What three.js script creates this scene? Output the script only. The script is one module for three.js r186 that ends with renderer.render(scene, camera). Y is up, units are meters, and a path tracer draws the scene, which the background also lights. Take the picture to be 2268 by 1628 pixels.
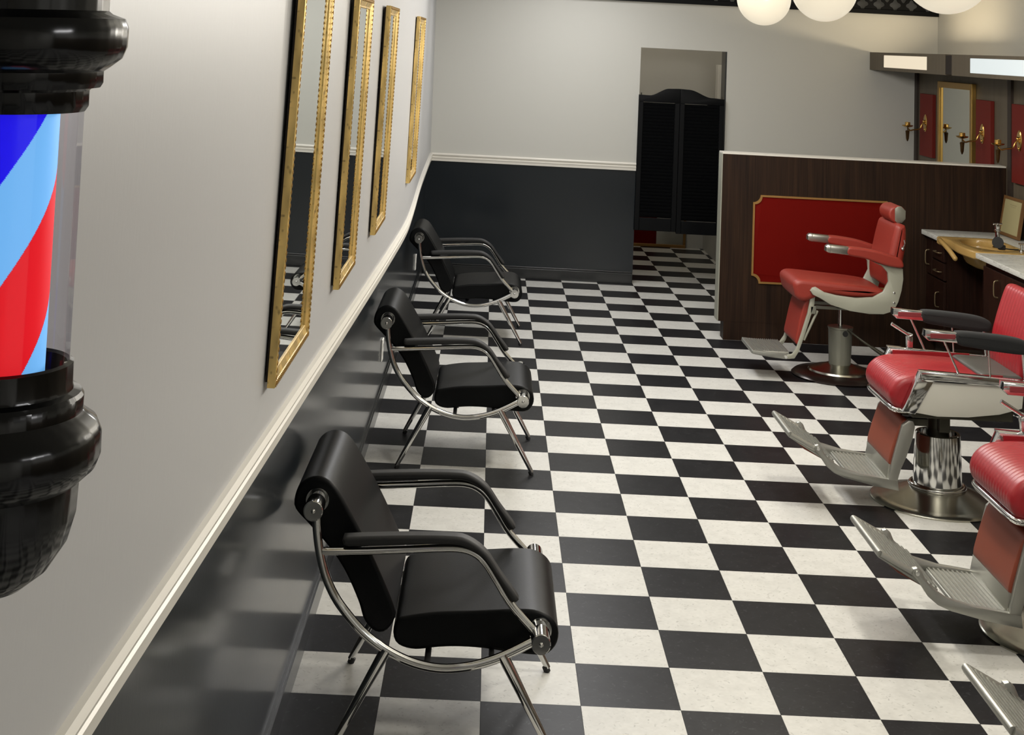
import * as THREE from 'three';
import { RoundedBoxGeometry } from 'three/addons/geometries/RoundedBoxGeometry.js';
import { RectAreaLightUniformsLib } from 'three/addons/lights/RectAreaLightUniformsLib.js';
import { mergeGeometries, mergeVertices, toCreasedNormals } from 'three/addons/utils/BufferGeometryUtils.js';

// ------------------------------------------------------------------ camera, light level
const scene = new THREE.Scene();
scene.background = new THREE.Color(0x050505);
const camera = new THREE.PerspectiveCamera(2 * Math.atan(2016 / 3210) * 180 / Math.PI, 2328 / 4032, 0.05, 60);
camera.setViewOffset(2328, 4032, 0, 2404, 2268, 1628);       // the photograph is the lower part of an upright frame
camera.rotation.order = 'YXZ';
camera.rotation.set(0.1495, -0.0134, 0.0517);
camera.position.set(-0.3692, 1.9768, 4.7412);
scene.add(camera);
const renderer = new THREE.WebGLRenderer({ antialias: true });
renderer.toneMapping = THREE.LinearToneMapping;
renderer.toneMappingExposure = 1.0;
renderer.shadowMap.enabled = true;
RectAreaLightUniformsLib.init();

const GLOBE_I = 5.0, GLOBE_GLOW = 0.66;            // pendant globes
const PANEL_I = 14.0, PANEL_GLOW = 1.6;             // added ceiling panels, out of view
const UP_I = 44.0, FRONT_I = 0.85;                   // lamps in the station valances

// ------------------------------------------------------------------ helpers
const STRIPE0 = 0.06;
const SOCK1 = [-3.455, 0.30], SOCK2 = [-6.83, 0.268];
let seed = 7;
const rnd = () => { seed = (seed * 1664525 + 1013904223) % 4294967296; return seed / 4294967296; };
const used = {};
function numbered(n) { used[n] = (used[n] || 0) + 1; return used[n] === 1 ? n : n + '_' + String(used[n] - 1).padStart(3, '0'); }
function shade(m) { m.castShadow = true; m.receiveShadow = true; return m; }
function part(name, geo, mat, parent, label) {
  const m = shade(new THREE.Mesh(Array.isArray(geo) ? merge(geo) : geo, mat)); m.name = name; parent.add(m);
  if (label) m.userData.label = label;
  return m;
}
function thing(name, label, category, pos = [0, 0, 0], turn = 0, group) {
  const g = new THREE.Group(); g.name = numbered(name); g.position.set(...pos); g.rotation.y = turn; scene.add(g);
  g.userData = { label, category }; if (group) g.userData.group = group;
  return g;
}
function structure(name, label, category) {
  const g = new THREE.Group(); g.name = name; scene.add(g);
  g.userData = { label, category, kind: 'structure' };
  return g;
}
function dup(src, pos, turn, label) {
  const c = src.clone(); c.name = numbered(src.name.replace(/_\d{3}$/, '')); c.position.set(...pos); c.rotation.y = turn;
  c.userData = { ...src.userData, label }; scene.add(c); return c;
}
function merge(list) {
  return mergeGeometries(list.map((g) => {
    let q = g.index ? g.toNonIndexed() : g.clone();
    for (const k of Object.keys(q.attributes)) if (!['position', 'normal', 'uv'].includes(k)) q.deleteAttribute(k);
    if (!q.attributes.uv) q.setAttribute('uv', new THREE.Float32BufferAttribute(new Float32Array(q.attributes.position.count * 2), 2));
    return q;
  }));
}
// box between two corners, uv in metres
function box(x0, x1, y0, y1, z0, z1, r = 0) {
  const w = x1 - x0, h = y1 - y0, d = z1 - z0;
  const g = r ? new RoundedBoxGeometry(w, h, d, 2, Math.min(r, w / 2.01, h / 2.01, d / 2.01)) : new THREE.BoxGeometry(w, h, d);
  g.translate((x0 + x1) / 2, (y0 + y1) / 2, (z0 + z1) / 2);
  return metric(g);
}
function metric(g) {
  const p = g.attributes.position, n = g.attributes.normal, uv = new Float32Array(p.count * 2);
  for (let i = 0; i < p.count; i++) {
    const ax = Math.abs(n.getX(i)), ay = Math.abs(n.getY(i)), az = Math.abs(n.getZ(i));
    const [u, v] = ax > ay && ax > az ? [p.getZ(i), p.getY(i)] : ay > az ? [p.getX(i), p.getZ(i)] : [p.getX(i), p.getY(i)];
    uv[2 * i] = u; uv[2 * i + 1] = v;
  }
  g.setAttribute('uv', new THREE.BufferAttribute(uv, 2));
  return g;
}
function curve(pts, closed = false, t = 0.5) { return new THREE.CatmullRomCurve3(pts.map((q) => new THREE.Vector3(...q)), closed, 'catmullrom', t); }
// round bar along a smooth path, with closed ends
function tube(pts, r, seg = 40, rad = 10, smooth = true) {
  const c = smooth ? curve(pts) : (() => { const k = new THREE.CurvePath(); for (let i = 1; i < pts.length; i++) k.add(new THREE.LineCurve3(new THREE.Vector3(...pts[i - 1]), new THREE.Vector3(...pts[i]))); return k; })();
  const g = new THREE.TubeGeometry(c, seg, r, rad, false), out = [g];
  for (const e of [0, 1]) {
    const cap = new THREE.CircleGeometry(r, rad), tan = c.getTangent(e).multiplyScalar(e ? 1 : -1);
    cap.applyQuaternion(new THREE.Quaternion().setFromUnitVectors(new THREE.Vector3(0, 0, 1), tan));
    const at = c.getPoint(e); cap.translate(at.x, at.y, at.z); out.push(cap);
  }
  return merge(out);
}
function rod(a, b, r0, r1 = r0, rad = 14) {
  const A = new THREE.Vector3(...a), B = new THREE.Vector3(...b), d = B.clone().sub(A);
  const g = new THREE.CylinderGeometry(r1, r0, d.length(), rad);
  g.applyQuaternion(new THREE.Quaternion().setFromUnitVectors(new THREE.Vector3(0, 1, 0), d.normalize()));
  A.add(B).multiplyScalar(0.5); g.translate(A.x, A.y, A.z);
  return g;
}
function lathe(pts, seg = 48) { return toCreasedNormals(new THREE.LatheGeometry(pts.map((q) => new THREE.Vector2(...q)), seg), 0.6); }
function shapeOf(pts, smooth = false, n = 48) {
  const s = smooth ? curve(pts.map((q) => [q[0], q[1], 0]), true).getPoints(n).slice(0, -1) : pts.map((q) => ({ x: q[0], y: q[1] }));
  return new THREE.Shape(s.map((q) => new THREE.Vector2(q.x, q.y)));
}
// outline in x, y pushed along z from z0 to z1
function slab(pts, z0, z1, bevel = 0.003, smooth = false, holes) {
  const s = pts instanceof THREE.Shape ? pts : shapeOf(pts, smooth);
  if (holes) s.holes.push(...holes);
  const g = new THREE.ExtrudeGeometry(s, { depth: z1 - z0 - 2 * bevel, bevelEnabled: bevel > 0, bevelThickness: bevel, bevelSize: bevel, bevelOffset: -bevel, bevelSegments: 2, curveSegments: 10 });
  g.translate(0, 0, z0 + bevel);
  return metric(toCreasedNormals(mergeVertices(g.deleteAttribute('uv'), 1e-5), 0.7));
}
// padded cushion: closed side outline swept across z, rounded at both ends, with sewn ribs
function cushion(pts, half, { round = 0.02, ribs = 0, depth = 0.0025, n = 56, crown = 0 } = {}) {
  const c = curve(pts.map((q) => [q[0], q[1], 0]), true).getSpacedPoints(n).slice(0, n);
  const area = c.reduce((a, q, i) => a + q.x * c[(i + 1) % n].y - q.y * c[(i + 1) % n].x, 0);
  const nor = c.map((q, i) => { const a = c[(i + n - 1) % n], b = c[(i + 1) % n]; const v = new THREE.Vector2(b.y - a.y, a.x - b.x).normalize(); return area > 0 ? v : v.negate(); });
  const zs = [];
  for (let k = 0; k <= 6; k++) { const a = k / 6 * Math.PI / 2; zs.push([-half + round * (1 - Math.sin(a)), round * (1 - Math.cos(a))]); }
  zs.forEach((q) => { q[0] = -half + round - round * Math.cos(Math.asin(1 - q[1] / round)); });
  const inner = []; const m = ribs ? ribs * 8 : 10;
  for (let k = 1; k < m; k++) inner.push([-half + round + (2 * half - 2 * round) * k / m, 0]);
  const ends = []; for (let k = 0; k <= 6; k++) { const a = (1 - k / 6) * Math.PI / 2; ends.push([-half + round - round * Math.sin(a), round * (1 - Math.cos(a))]); }
  const st = [...ends, ...inner, ...ends.map((q) => [-q[0], q[1]]).reverse()];
  const pos = [], uv = [], idx = [];
  st.forEach(([z, d]) => {
    let off = d; if (ribs) off += depth * (1 - Math.abs(Math.sin((z / (2 * half) + 0.5) * Math.PI * ribs)));
    off -= crown * (1 - (z / half) ** 2);
    c.forEach((q, i) => { pos.push(q.x - nor[i].x * off, q.y - nor[i].y * off, z); uv.push(i / n, z); });
  });
  for (let k = 0; k + 1 < st.length; k++) for (let i = 0; i < n; i++) {
    const a = k * n + i, b = k * n + (i + 1) % n, e = a + n, f = b + n;
    if (area > 0) idx.push(a, b, f, a, f, e); else idx.push(a, f, b, a, e, f);
  }
  const g = new THREE.BufferGeometry();
  g.setAttribute('position', new THREE.Float32BufferAttribute(pos, 3)); g.setAttribute('uv', new THREE.Float32BufferAttribute(uv, 2)); g.setIndex(idx);
  g.computeVertexNormals();
  const caps = [0, st.length - 1].map((k) => {
    const f = c.map((_, i) => new THREE.Vector2(pos[(k * n + i) * 3], pos[(k * n + i) * 3 + 1]));
    const s = new THREE.ShapeGeometry(new THREE.Shape(f)); s.translate(0, 0, st[k][0]);
    if (k === 0) { const ix = s.index.array; for (let j = 0; j < ix.length; j += 3) { const t = ix[j]; ix[j] = ix[j + 1]; ix[j + 1] = t; } s.computeVertexNormals(); }
    return s;
  });
  return merge([g, ...caps]);
}

// ------------------------------------------------------------------ textures
const hash = (x, y, s) => { let h = (x * 374761393 + y * 668265263 + s * 974711) | 0; h = Math.imul(h ^ (h >>> 13), 1274126177); return ((h ^ (h >>> 16)) >>> 0) / 4294967296; };
function vnoise(x, y, s, px, py) {
  const X = Math.floor(x), Y = Math.floor(y), fx = x - X, fy = y - Y, ux = fx * fx * (3 - 2 * fx), uy = fy * fy * (3 - 2 * fy);
  const w = (a, p) => ((a % p) + p) % p;
  const h = (a, b) => hash(w(a, px), w(b, py), s);
  return (h(X, Y) * (1 - ux) + h(X + 1, Y) * ux) * (1 - uy) + (h(X, Y + 1) * (1 - ux) + h(X + 1, Y + 1) * ux) * uy;
}
function texture(w, h, fn, srgb = true, rx = 1, ry = 1) {
  const d = new Uint8Array(w * h * 4);
  for (let y = 0; y < h; y++) for (let x = 0; x < w; x++) {
    const c = fn(x, y); for (let k = 0; k < 3; k++) d[(y * w + x) * 4 + k] = Math.max(0, Math.min(255, Array.isArray(c) ? c[k] : c)); d[(y * w + x) * 4 + 3] = 255;
  }
  const t = new THREE.DataTexture(d, w, h); t.magFilter = THREE.LinearFilter; t.minFilter = THREE.LinearMipmapLinearFilter; t.generateMipmaps = true;
  t.wrapS = t.wrapT = THREE.RepeatWrapping; t.repeat.set(rx, ry); if (srgb) t.colorSpace = THREE.SRGBColorSpace; t.needsUpdate = true;
  return t;
}
// vinyl tile: mottled, with short flecks all over
function tileTexture(base, flecks, fleckDelta, mott, s) {
  const N = 512, buf = new Float32Array(N * N);
  for (let y = 0; y < N; y++) for (let x = 0; x < N; x++) buf[y * N + x] = mott * (vnoise(x / 32, y / 32, s, 16, 16) - 0.5) * 1.3 + mott * (vnoise(x / 8, y / 8, s + 1, 64, 64) - 0.5) + 3 * (hash(x, y, s + 2) - 0.5);
  for (let k = 0; k < flecks; k++) {
    const cx = rnd() * N, cy = rnd() * N, a = rnd() * 6.28, L = 1.5 + rnd() * 5, W = 0.8 + rnd() * 1.3, d = fleckDelta * (0.3 + rnd() * 0.8);
    for (let t = -L; t <= L; t += 0.5) for (let q = -W; q <= W; q += 0.5) {
      const x = Math.round(cx + t * Math.cos(a) - q * Math.sin(a)), y = Math.round(cy + t * Math.sin(a) + q * Math.cos(a));
      const i = ((y + N) % N) * N + (x + N) % N; buf[i] += (d - buf[i]) * 0.3;
    }
  }
  return texture(N, N, (x, y) => base.map((b) => b + buf[y * N + x]));
}
const whiteTileMap = tileTexture([200, 199, 194], 420, -32, 7, 11);
const darkTileMap = tileTexture([31, 31, 33], 420, 30, 5, 23);
function woodTexture(c0, c1, s) {
  return texture(512, 512, (x, y) => {
    const g = vnoise(x / 2.2, y / 90, s, 233, 6) * 0.5 + vnoise(x / 7, y / 128, s + 1, 73, 4) * 0.35 + vnoise(x / 30, y / 128, s + 2, 17, 4) * 0.3 + vnoise(x, y / 40, s + 3, 512, 13) * 0.25;
    const t = Math.max(0, Math.min(1, g * 0.95 - 0.15)); return c0.map((a, k) => a + (c1[k] - a) * t);
  }, true, 1.1, 0.7);
}
const walnutMap = woodTexture([24, 14, 8], [54, 36, 23], 31);
const cabinetMap = woodTexture([24, 13, 9], [52, 30, 21], 53);
const greyBrownMap = woodTexture([78, 69, 54], [95, 85, 69], 67);
const marbleMap = texture(256, 256, (x, y) => {
  const v = Math.abs(vnoise(x / 32 + 2 * vnoise(x / 16, y / 16, 5, 16, 16), y / 26, 6, 8, 10) - 0.5) * 2, c = 205 - 38 * Math.max(0, 1 - v * 3.5) + 10 * (vnoise(x / 6, y / 6, 7, 43, 43) - 0.5); return [c, c, c - 7];
}, true, 2.2, 2.2);
const rollerBump = texture(256, 256, (x, y) => 128 + 70 * (vnoise(x / 5, y / 24, 41, 51, 11) - 0.5) + 60 * (vnoise(x / 2, y / 6, 42, 128, 43) - 0.5), false, 2, 2);
const goldMap = texture(256, 256, (x, y) => {
  const n = vnoise(x / 20, y / 40, 71, 13, 6), w = vnoise(x / 5, y / 9, 72, 51, 28), k = 0.82 + 0.3 * (n - 0.5) - (w > 0.8 ? 0.28 * (w - 0.8) * 5 : 0); return [246 * k, 210 * k, 130 * k];
}, true, 3, 3);
const leatherBump = texture(256, 256, (x, y) => 128 + 90 * (vnoise(x / 4, y / 4, 81, 64, 64) - 0.5) + 60 * (vnoise(x / 2, y / 2, 82, 128, 128) - 0.5), false, 6, 6);

const M = (o) => new THREE.MeshPhysicalMaterial(o);
const mat = {
  wallWhite: M({ color: 0xb1b1b1, roughness: 0.42, bumpMap: rollerBump, bumpScale: 0.0004 }),
  wallPlain: M({ color: 0xb9b8b1, roughness: 0.7 }),
  trimWhite: M({ color: 0xd6d2c8, roughness: 0.32 }),
  wainscot: M({ color: 0x0f161b, specularIntensity: 0.3, roughness: 0.4, bumpMap: rollerBump, bumpScale: 0.00025, clearcoat: 0.6, clearcoatRoughness: 0.14 }),
  blackTrim: M({ color: 0x141617, roughness: 0.25 }),
  tileWhite: M({ map: whiteTileMap, roughness: 0.36, specularIntensity: 0.5 }),
  tileDark: M({ map: darkTileMap, roughness: 0.32, specularIntensity: 0.15 }),
  tileRest: M({ vertexColors: true, roughness: 0.34, specularIntensity: 0.3 }),
  slabGrey: M({ color: 0x3a3936, roughness: 0.9 }),
  walnut: M({ map: walnutMap, roughness: 0.55, specularIntensity: 0.3 }),
  cabinet: M({ map: cabinetMap, roughness: 0.45, specularIntensity: 0.35 }),
  greyBrown: M({ map: greyBrownMap, roughness: 0.55 }),
  darkFin: M({ color: 0x2a1f16, roughness: 0.6 }),
  redPaint: M({ color: 0x620803, roughness: 0.75, specularIntensity: 0.15 }),
  redBoard: M({ color: 0x682019, roughness: 0.6, specularIntensity: 0.3 }),
  goldPaint: M({ color: 0x9a7440, roughness: 0.4, metalness: 0.5 }),
  gold: M({ map: goldMap, metalness: 0.45, roughness: 0.34 }),
  goldDark: M({ color: 0xa98748, metalness: 0.85, roughness: 0.38 }),
  backing: M({ color: 0x1c1109, roughness: 0.8 }),
  mirror: M({ color: 0xdfe4de, metalness: 1, roughness: 0.01 }),
  blackVinyl: M({ color: 0x08090a, roughness: 0.4, specularIntensity: 0.26, bumpMap: leatherBump, bumpScale: 0.0002 }),
  blackRubber: M({ color: 0x151515, roughness: 0.6 }),
  blackFoam: M({ color: 0x1e1f20, roughness: 0.95 }),
  chrome: M({ color: 0xd8d8d6, metalness: 1, roughness: 0.09 }),
  satin: M({ color: 0xb9b8b0, metalness: 1, roughness: 0.32 }),
  aluminium: M({ color: 0xa9a9a2, metalness: 0.85, roughness: 0.42 }),
  baseMetal: M({ color: 0xb5b3a8, metalness: 1, roughness: 0.24 }),
  redVinyl: M({ color: 0x8e1b22, roughness: 0.36, bumpMap: leatherBump, bumpScale: 0.0002 }),
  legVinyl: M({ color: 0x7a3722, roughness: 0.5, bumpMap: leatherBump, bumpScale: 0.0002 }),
  inlay: M({ color: 0x7c3034, roughness: 0.4 }),
  orangeVinyl: M({ color: 0x882a1e, roughness: 0.45, bumpMap: leatherBump, bumpScale: 0.0002 }),
  greyVinyl: M({ color: 0x4a4a46, roughness: 0.45, bumpMap: leatherBump, bumpScale: 0.0002 }),
  enamel: M({ color: 0xcfcdc3, roughness: 0.2, clearcoat: 0.6, clearcoatRoughness: 0.08 }),
  greyEnamel: M({ color: 0x9b9b8d, roughness: 0.35 }),
  greyCast: M({ color: 0x8b8b80, roughness: 0.35, metalness: 0.6 }),
  darkMetal: M({ color: 0x4a483f, roughness: 0.45, metalness: 0.7 }),
  darkBase: M({ color: 0x2a211d, roughness: 0.25, metalness: 0.5 }),
  brass: M({ color: 0xcfa961, metalness: 1, roughness: 0.25 }),
  handleMetal: M({ color: 0x8a7a5e, metalness: 0.8, roughness: 0.4 }),
  bronze: M({ color: 0x4a3418, metalness: 0.6, roughness: 0.35 }),
  marble: M({ map: marbleMap, roughness: 0.3 }),
  tan: M({ color: 0xa98a52, roughness: 0.22 }),
  paper: M({ color: 0xa2986e, roughness: 0.8 }),
  oak: M({ color: 0x6b4a26, roughness: 0.55 }),
  saloon: M({ color: 0x08090b, roughness: 0.5, specularIntensity: 0.2 }),
  plastic: M({ color: 0xecebe5, roughness: 0.4 }),
  gloss: M({ color: 0x060708, roughness: 0.16 }),
  glass: M({ color: 0xf2f2f8, transmission: 1, thickness: 0, roughness: 0.02, ior: 1.45 }),
  opal: new THREE.MeshStandardMaterial({ color: 0x8f8878, emissive: 0xfff3da, emissiveIntensity: GLOBE_GLOW, roughness: 0.25 }),
  diffWarm: new THREE.MeshStandardMaterial({ color: 0x8f8a7c, emissive: 0xffeed2, emissiveIntensity: 0.72, roughness: 0.5 }),
  diffCool: new THREE.MeshStandardMaterial({ color: 0x8c9092, emissive: 0xeaf4f4, emissiveIntensity: 0.7, roughness: 0.5 }),
  panelGlow: new THREE.MeshStandardMaterial({ color: 0xffffff, emissive: 0xfff6e8, emissiveIntensity: PANEL_GLOW, roughness: 0.6 }),
};

// ------------------------------------------------------------------ room shell
const T = 0.3048, ZB = -8.03, CEIL = 2.78, ZF = 6.6;
const railZ = [-7.853, -6.343, -5.365, -4.01, -3.17, -2.075, -1.301, -0.565, 0.191, 0.956, 1.744, 2.434, 3.6, 6.6];
const railX = [-0.857, -0.838, -0.822, -0.792, -0.781, -0.797, -0.813, -0.830, -0.849, -0.867, -0.887, -0.905, -0.925, -0.96];
function lerpTable(z) {
  if (z <= railZ[0]) return railX[0] + (z - railZ[0]) * -0.0125 * -1 * -1;
  for (let i = 1; i < railZ.length; i++) if (z <= railZ[i]) {
    const t = (z - railZ[i - 1]) / (railZ[i] - railZ[i - 1]);
    const m = (k) => k <= 0 ? (railX[1] - railX[0]) / (railZ[1] - railZ[0]) : k >= railZ.length - 1 ? (railX[k] - railX[k - 1]) / (railZ[k] - railZ[k - 1]) : (railX[k + 1] - railX[k - 1]) / (railZ[k + 1] - railZ[k - 1]);
    const h = railZ[i] - railZ[i - 1], t2 = t * t, t3 = t2 * t;
    return (2 * t3 - 3 * t2 + 1) * railX[i - 1] + (t3 - 2 * t2 + t) * h * m(i - 1) + (-2 * t3 + 3 * t2) * railX[i] + (t3 - t2) * h * m(i);
  }
  return railX[railX.length - 1];
}
// the old left wall bulges: plan position at rail height follows lerpTable, the foot is nearly straight
const FOOT_X = -0.892;
function wallX(z, y, upper = y >= 0.945) {
  const r = lerpTable(z) - 0.012;
  if (!upper) return FOOT_X + Math.min(0, r - FOOT_X) * y / 0.945;        // flat wainscot, the plaster above is furred out past it
  const k = Math.max(0, Math.min(1, (-z - 5) / 2.5));
  return r - 0.022 * (y - 0.945) * k;
}
function bentBox(y0, y1, z0, z1, thick, ny, nz, upper) {
  const g = new THREE.BoxGeometry(thick, y1 - y0, z1 - z0, 1, ny, nz); g.translate(-thick / 2, (y0 + y1) / 2, (z0 + z1) / 2);
  metric(g);
  const p = g.attributes.position; for (let i = 0; i < p.count; i++) p.setX(i, p.getX(i) + wallX(p.getZ(i), p.getY(i), upper));
  g.computeVertexNormals(); return g;
}
{
  const w = structure('wall_left', 'long white left wall with a bulge and dark painted wainscot', 'wall');
  part('upper_wall', bentBox(0.945, CEIL, ZB, ZF, 0.15, 6, 90, true), mat.wallWhite, w);
  part('wainscot', bentBox(0, 0.945, ZB, ZF, 0.15, 6, 90, false), mat.wainscot, w, 'glossy charcoal painted lower wall');
}
// white moulded chair rail following the wall
const railProfile = [[-0.01, 0], [0.012, 0], [0.013, 0.020], [0.016, 0.024], [0.017, 0.032], [0.012, 0.037], [0.013, 0.043], [0.019, 0.048], [0.021, 0.056], [0.013, 0.066], [-0.01, 0.066]];
{
  const s = structure('trim_1', 'white moulded chair rail running along the left wall', 'chair rail');
  const g0 = new THREE.ExtrudeGeometry(shapeOf(railProfile), { depth: ZF - ZB - 0.012, steps: 120, bevelEnabled: false });
  g0.translate(0, 0.942, ZB + 0.012); const p = g0.attributes.position;
  for (let i = 0; i < p.count; i++) p.setX(i, p.getX(i) + wallX(p.getZ(i), 0.9451));
  part('rail', toCreasedNormals(g0, 0.5), mat.trimWhite, s);
  const b = structure('trim_2', 'white moulded chair rail on the back wall beside the doorway', 'chair rail');
  const g1 = new THREE.ExtrudeGeometry(shapeOf(railProfile), { depth: 0.908 + 0.862, bevelEnabled: false });
  g1.rotateY(Math.PI / 2); g1.scale(1, 1, -1);
  const ix = g1.attributes.position; for (let i = 0; i < ix.count; i += 3) for (const a of ['position']) { const A = g1.attributes[a]; const t = [A.getX(i), A.getY(i), A.getZ(i)]; A.setXYZ(i, A.getX(i + 1), A.getY(i + 1), A.getZ(i + 1)); A.setXYZ(i + 1, ...t); }
  g1.translate(-0.862, 0.942, ZB); g1.computeVertexNormals();
  part('rail', toCreasedNormals(g1, 0.5), mat.trimWhite, b);
}
{
  const s = structure('baseboard_left', 'glossy black baseboard along the left wall', 'baseboard');
  const g = new THREE.BoxGeometry(0.016, 0.085, ZF - ZB - 0.02, 1, 1, 90); g.translate(0.006, 0.0425, (ZF + ZB) / 2);
  const p = g.attributes.position; for (let i = 0; i < p.count; i++) p.setX(i, p.getX(i) + wallX(p.getZ(i), p.getY(i)));
  part('board', g, mat.blackTrim, s);
  const c = new THREE.BoxGeometry(0.010, 0.014, ZF - ZB - 0.02, 1, 1, 90); c.translate(0.003, 0.092, (ZF + ZB) / 2);
  const q = c.attributes.position; for (let i = 0; i < q.count; i++) q.setX(i, q.getX(i) + wallX(q.getZ(i), q.getY(i)));
  part('bead', c, mat.blackTrim, s);
  const b = structure('baseboard_back', 'black stepped baseboard at the foot of the back wall', 'baseboard');
  part('board', box(-0.875, 0.908, 0, 0.085, ZB, ZB + 0.016, 0.003), mat.blackTrim, b);
  part('bead', box(-0.875, 0.908, 0.085, 0.10, ZB, ZB + 0.010, 0.004), mat.blackTrim, b);
}
{
  const w = structure('wall_back', 'white back wall with dark lower part and a doorway', 'wall');
  const z0 = ZB - 0.2;
  part('upper_wall', merge([box(-1.0, 0.91, 0.945, 2.40, z0, ZB), box(0.91, 1.664, 1.994, 2.40, z0, ZB), box(1.664, 3.7, 0, 2.40, z0, ZB)]), mat.wallPlain, w);
  part('plenum', merge([box(-1.0, 3.7, 2.38, 2.40, ZB - 0.9, z0), box(-1.0, 3.7, 2.38, CEIL, ZB - 1.0, ZB - 0.9)]), mat.wallPlain, w, 'void behind the pierced screen');
  part('wainscot', box(-1.0, 0.91, 0, 0.945, z0, ZB), mat.wainscot, w, 'charcoal painted lower wall');
  part('jamb', box(1.650, 1.6645, 0, 1.994, z0 - 0.002, ZB - 0.001), mat.blackTrim, w, 'door jamb with its shadow painted black');  // black colour stands for the shadow on the jamb side
}
{
  const w = structure('wall_right', 'right wall with brown panelling below white plaster', 'wall');
  part('plaster', box(3.51, 3.66, 0, CEIL, ZB, ZF), mat.wallPlain, w);
  part('panelling', box(3.33, 3.51, 0, 1.93, ZB, ZF), mat.greyBrown, w, 'grey brown wood panelling');
  part('fin', box(3.31, 3.33, 0.83, 1.91, ZB, ZB + 0.07), mat.darkFin, w, 'dark vertical fin between stations');
  part('fin', box(3.31, 3.33, 0.83, 1.91, -5.715, -5.645), mat.darkFin, w, 'dark vertical fin between stations');
  const f = structure('wall_front', 'plain white front wall behind the camera', 'wall');
  part('plaster', box(-1.2, 3.7, 0, CEIL, ZF, ZF + 0.15), mat.wallPlain, f);
  const c = structure('ceiling', 'flat white ceiling', 'ceiling');
  part('board', box(-1.2, 3.7, CEIL, CEIL + 0.1, -10.7, ZF + 0.15), mat.wallPlain, c);
}
// passage behind the doorway
{
  const w = structure('wall_passage_back', 'plain wall at the end of the passage', 'wall');
  part('plaster', box(0.2, 3.0, 0, CEIL, -10.62, -10.48), mat.wallPlain, w);
  const r = structure('wall_passage_right', 'pale wall on the right of the passage', 'wall');
  part('plaster', box(1.86, 2.0, 0, 1.45, -10.48, ZB - 0.2), mat.wallPlain, r);
  part('plaster', box(2.4, 2.55, 1.45, CEIL, -10.48, ZB - 0.2), mat.wallPlain, r);
  part('ledge', box(1.86, 2.4, 1.43, 1.45, -10.48, ZB - 0.2), mat.wallPlain, r);
  const l = structure('wall_passage_left', 'plain wall on the left of the passage', 'wall');
  part('plaster', box(0.2, 0.35, 0, CEIL, -10.48, ZB - 0.2), mat.wallPlain, l);
}
// ------------------------------------------------------------------ chequered floor, tile by tile
{
  const floor = structure('floor', 'black and white chequered vinyl tile floor', 'floor');
  part('subfloor', box(-1.2, 3.7, -0.12, -0.003, -10.62, ZF + 0.15), mat.slabGrey, floor, 'grey screed under the tiles');
  camera.updateMatrixWorld(); camera.updateProjectionMatrix();
  const tiles = [];
  for (let i = -3; i <= 11; i++) for (let j = -21; j <= 34; j++) {
    let x0 = i * T, x1 = x0 + T, z1 = -j * T, z0 = z1 - T;
    if (j >= 26 && (i < 1 || i > 6)) { if (j > 26) continue; }
    x0 = Math.max(x0, FOOT_X - 0.012); x1 = Math.min(x1, 3.33); if (x1 - x0 < 0.02) continue;
    if (j === 34) z0 = Math.max(z0, -10.478);
    const v = new THREE.Vector3((x0 + x1) / 2, 0, (z0 + z1) / 2), d = v.distanceTo(camera.position), q = v.clone().project(camera);
    const behind = v.clone().applyMatrix4(camera.matrixWorldInverse).z > -0.2;
    const seen = !behind && Math.abs(q.x) < 1.06 && Math.abs(q.y) < 1.12 && !(v.x > 1.35 && v.z < -5.8 && v.z > -8) && !(v.x > 2.8);
    tiles.push({ i, j, x0, x1, z0, z1, seen, d });
  }
  const near = tiles.filter((t) => t.seen).sort((a, b) => a.d - b.d), chosen = new Set(near.slice(0, 298));
  const geos = {}, rest = [];
  const gap = 0.0006;
  for (const t of tiles) {
    const w = t.x1 - t.x0 - 2 * gap, l = t.z1 - t.z0 - 2 * gap, dark = (((t.i + t.j) % 2) + 2) % 2 === 0;
    const variant = Math.floor(hash(t.i + 50, t.j + 50, 3) * 8), key = [w.toFixed(3), l.toFixed(3), variant].join();
    const make = () => {
      const g = new THREE.BoxGeometry(w, 0.003, l), p = g.attributes.position, uv = g.attributes.uv, ox = (variant % 4) * 0.27, oy = Math.floor(variant / 4) * 0.41;
      for (let k = 0; k < p.count; k++) { const u = p.getX(k) / 0.61 + ox, v = p.getZ(k) / 0.61 + oy; variant % 2 ? uv.setXY(k, v, u) : uv.setXY(k, u, v); }
      return g;
    };
    const at = [(t.x0 + t.x1) / 2, -0.0015 - 0.0003 * hash(t.i, t.j, 9), (t.z0 + t.z1) / 2];
    if (chosen.has(t)) {
      const m = part('tile', geos[key] ||= make(), dark ? mat.tileDark : mat.tileWhite, floor); m.position.set(...at);
    } else {
      const g = make().toNonIndexed(); g.translate(...at);
      const c = dark ? new THREE.Color(0x1f1f21) : new THREE.Color(0xc8c7c2), col = new Float32Array(g.attributes.position.count * 3);
      for (let k = 0; k < col.length; k += 3) { col[k] = c.r; col[k + 1] = c.g; col[k + 2] = c.b; }
      g.setAttribute('color', new THREE.BufferAttribute(col, 3)); rest.push(g);
    }
  }
  const r = part('tiling', mergeGeometries(rest), mat.tileRest, floor, 'remaining black and white tiles'); r.userData.kind = 'stuff';
}
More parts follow.
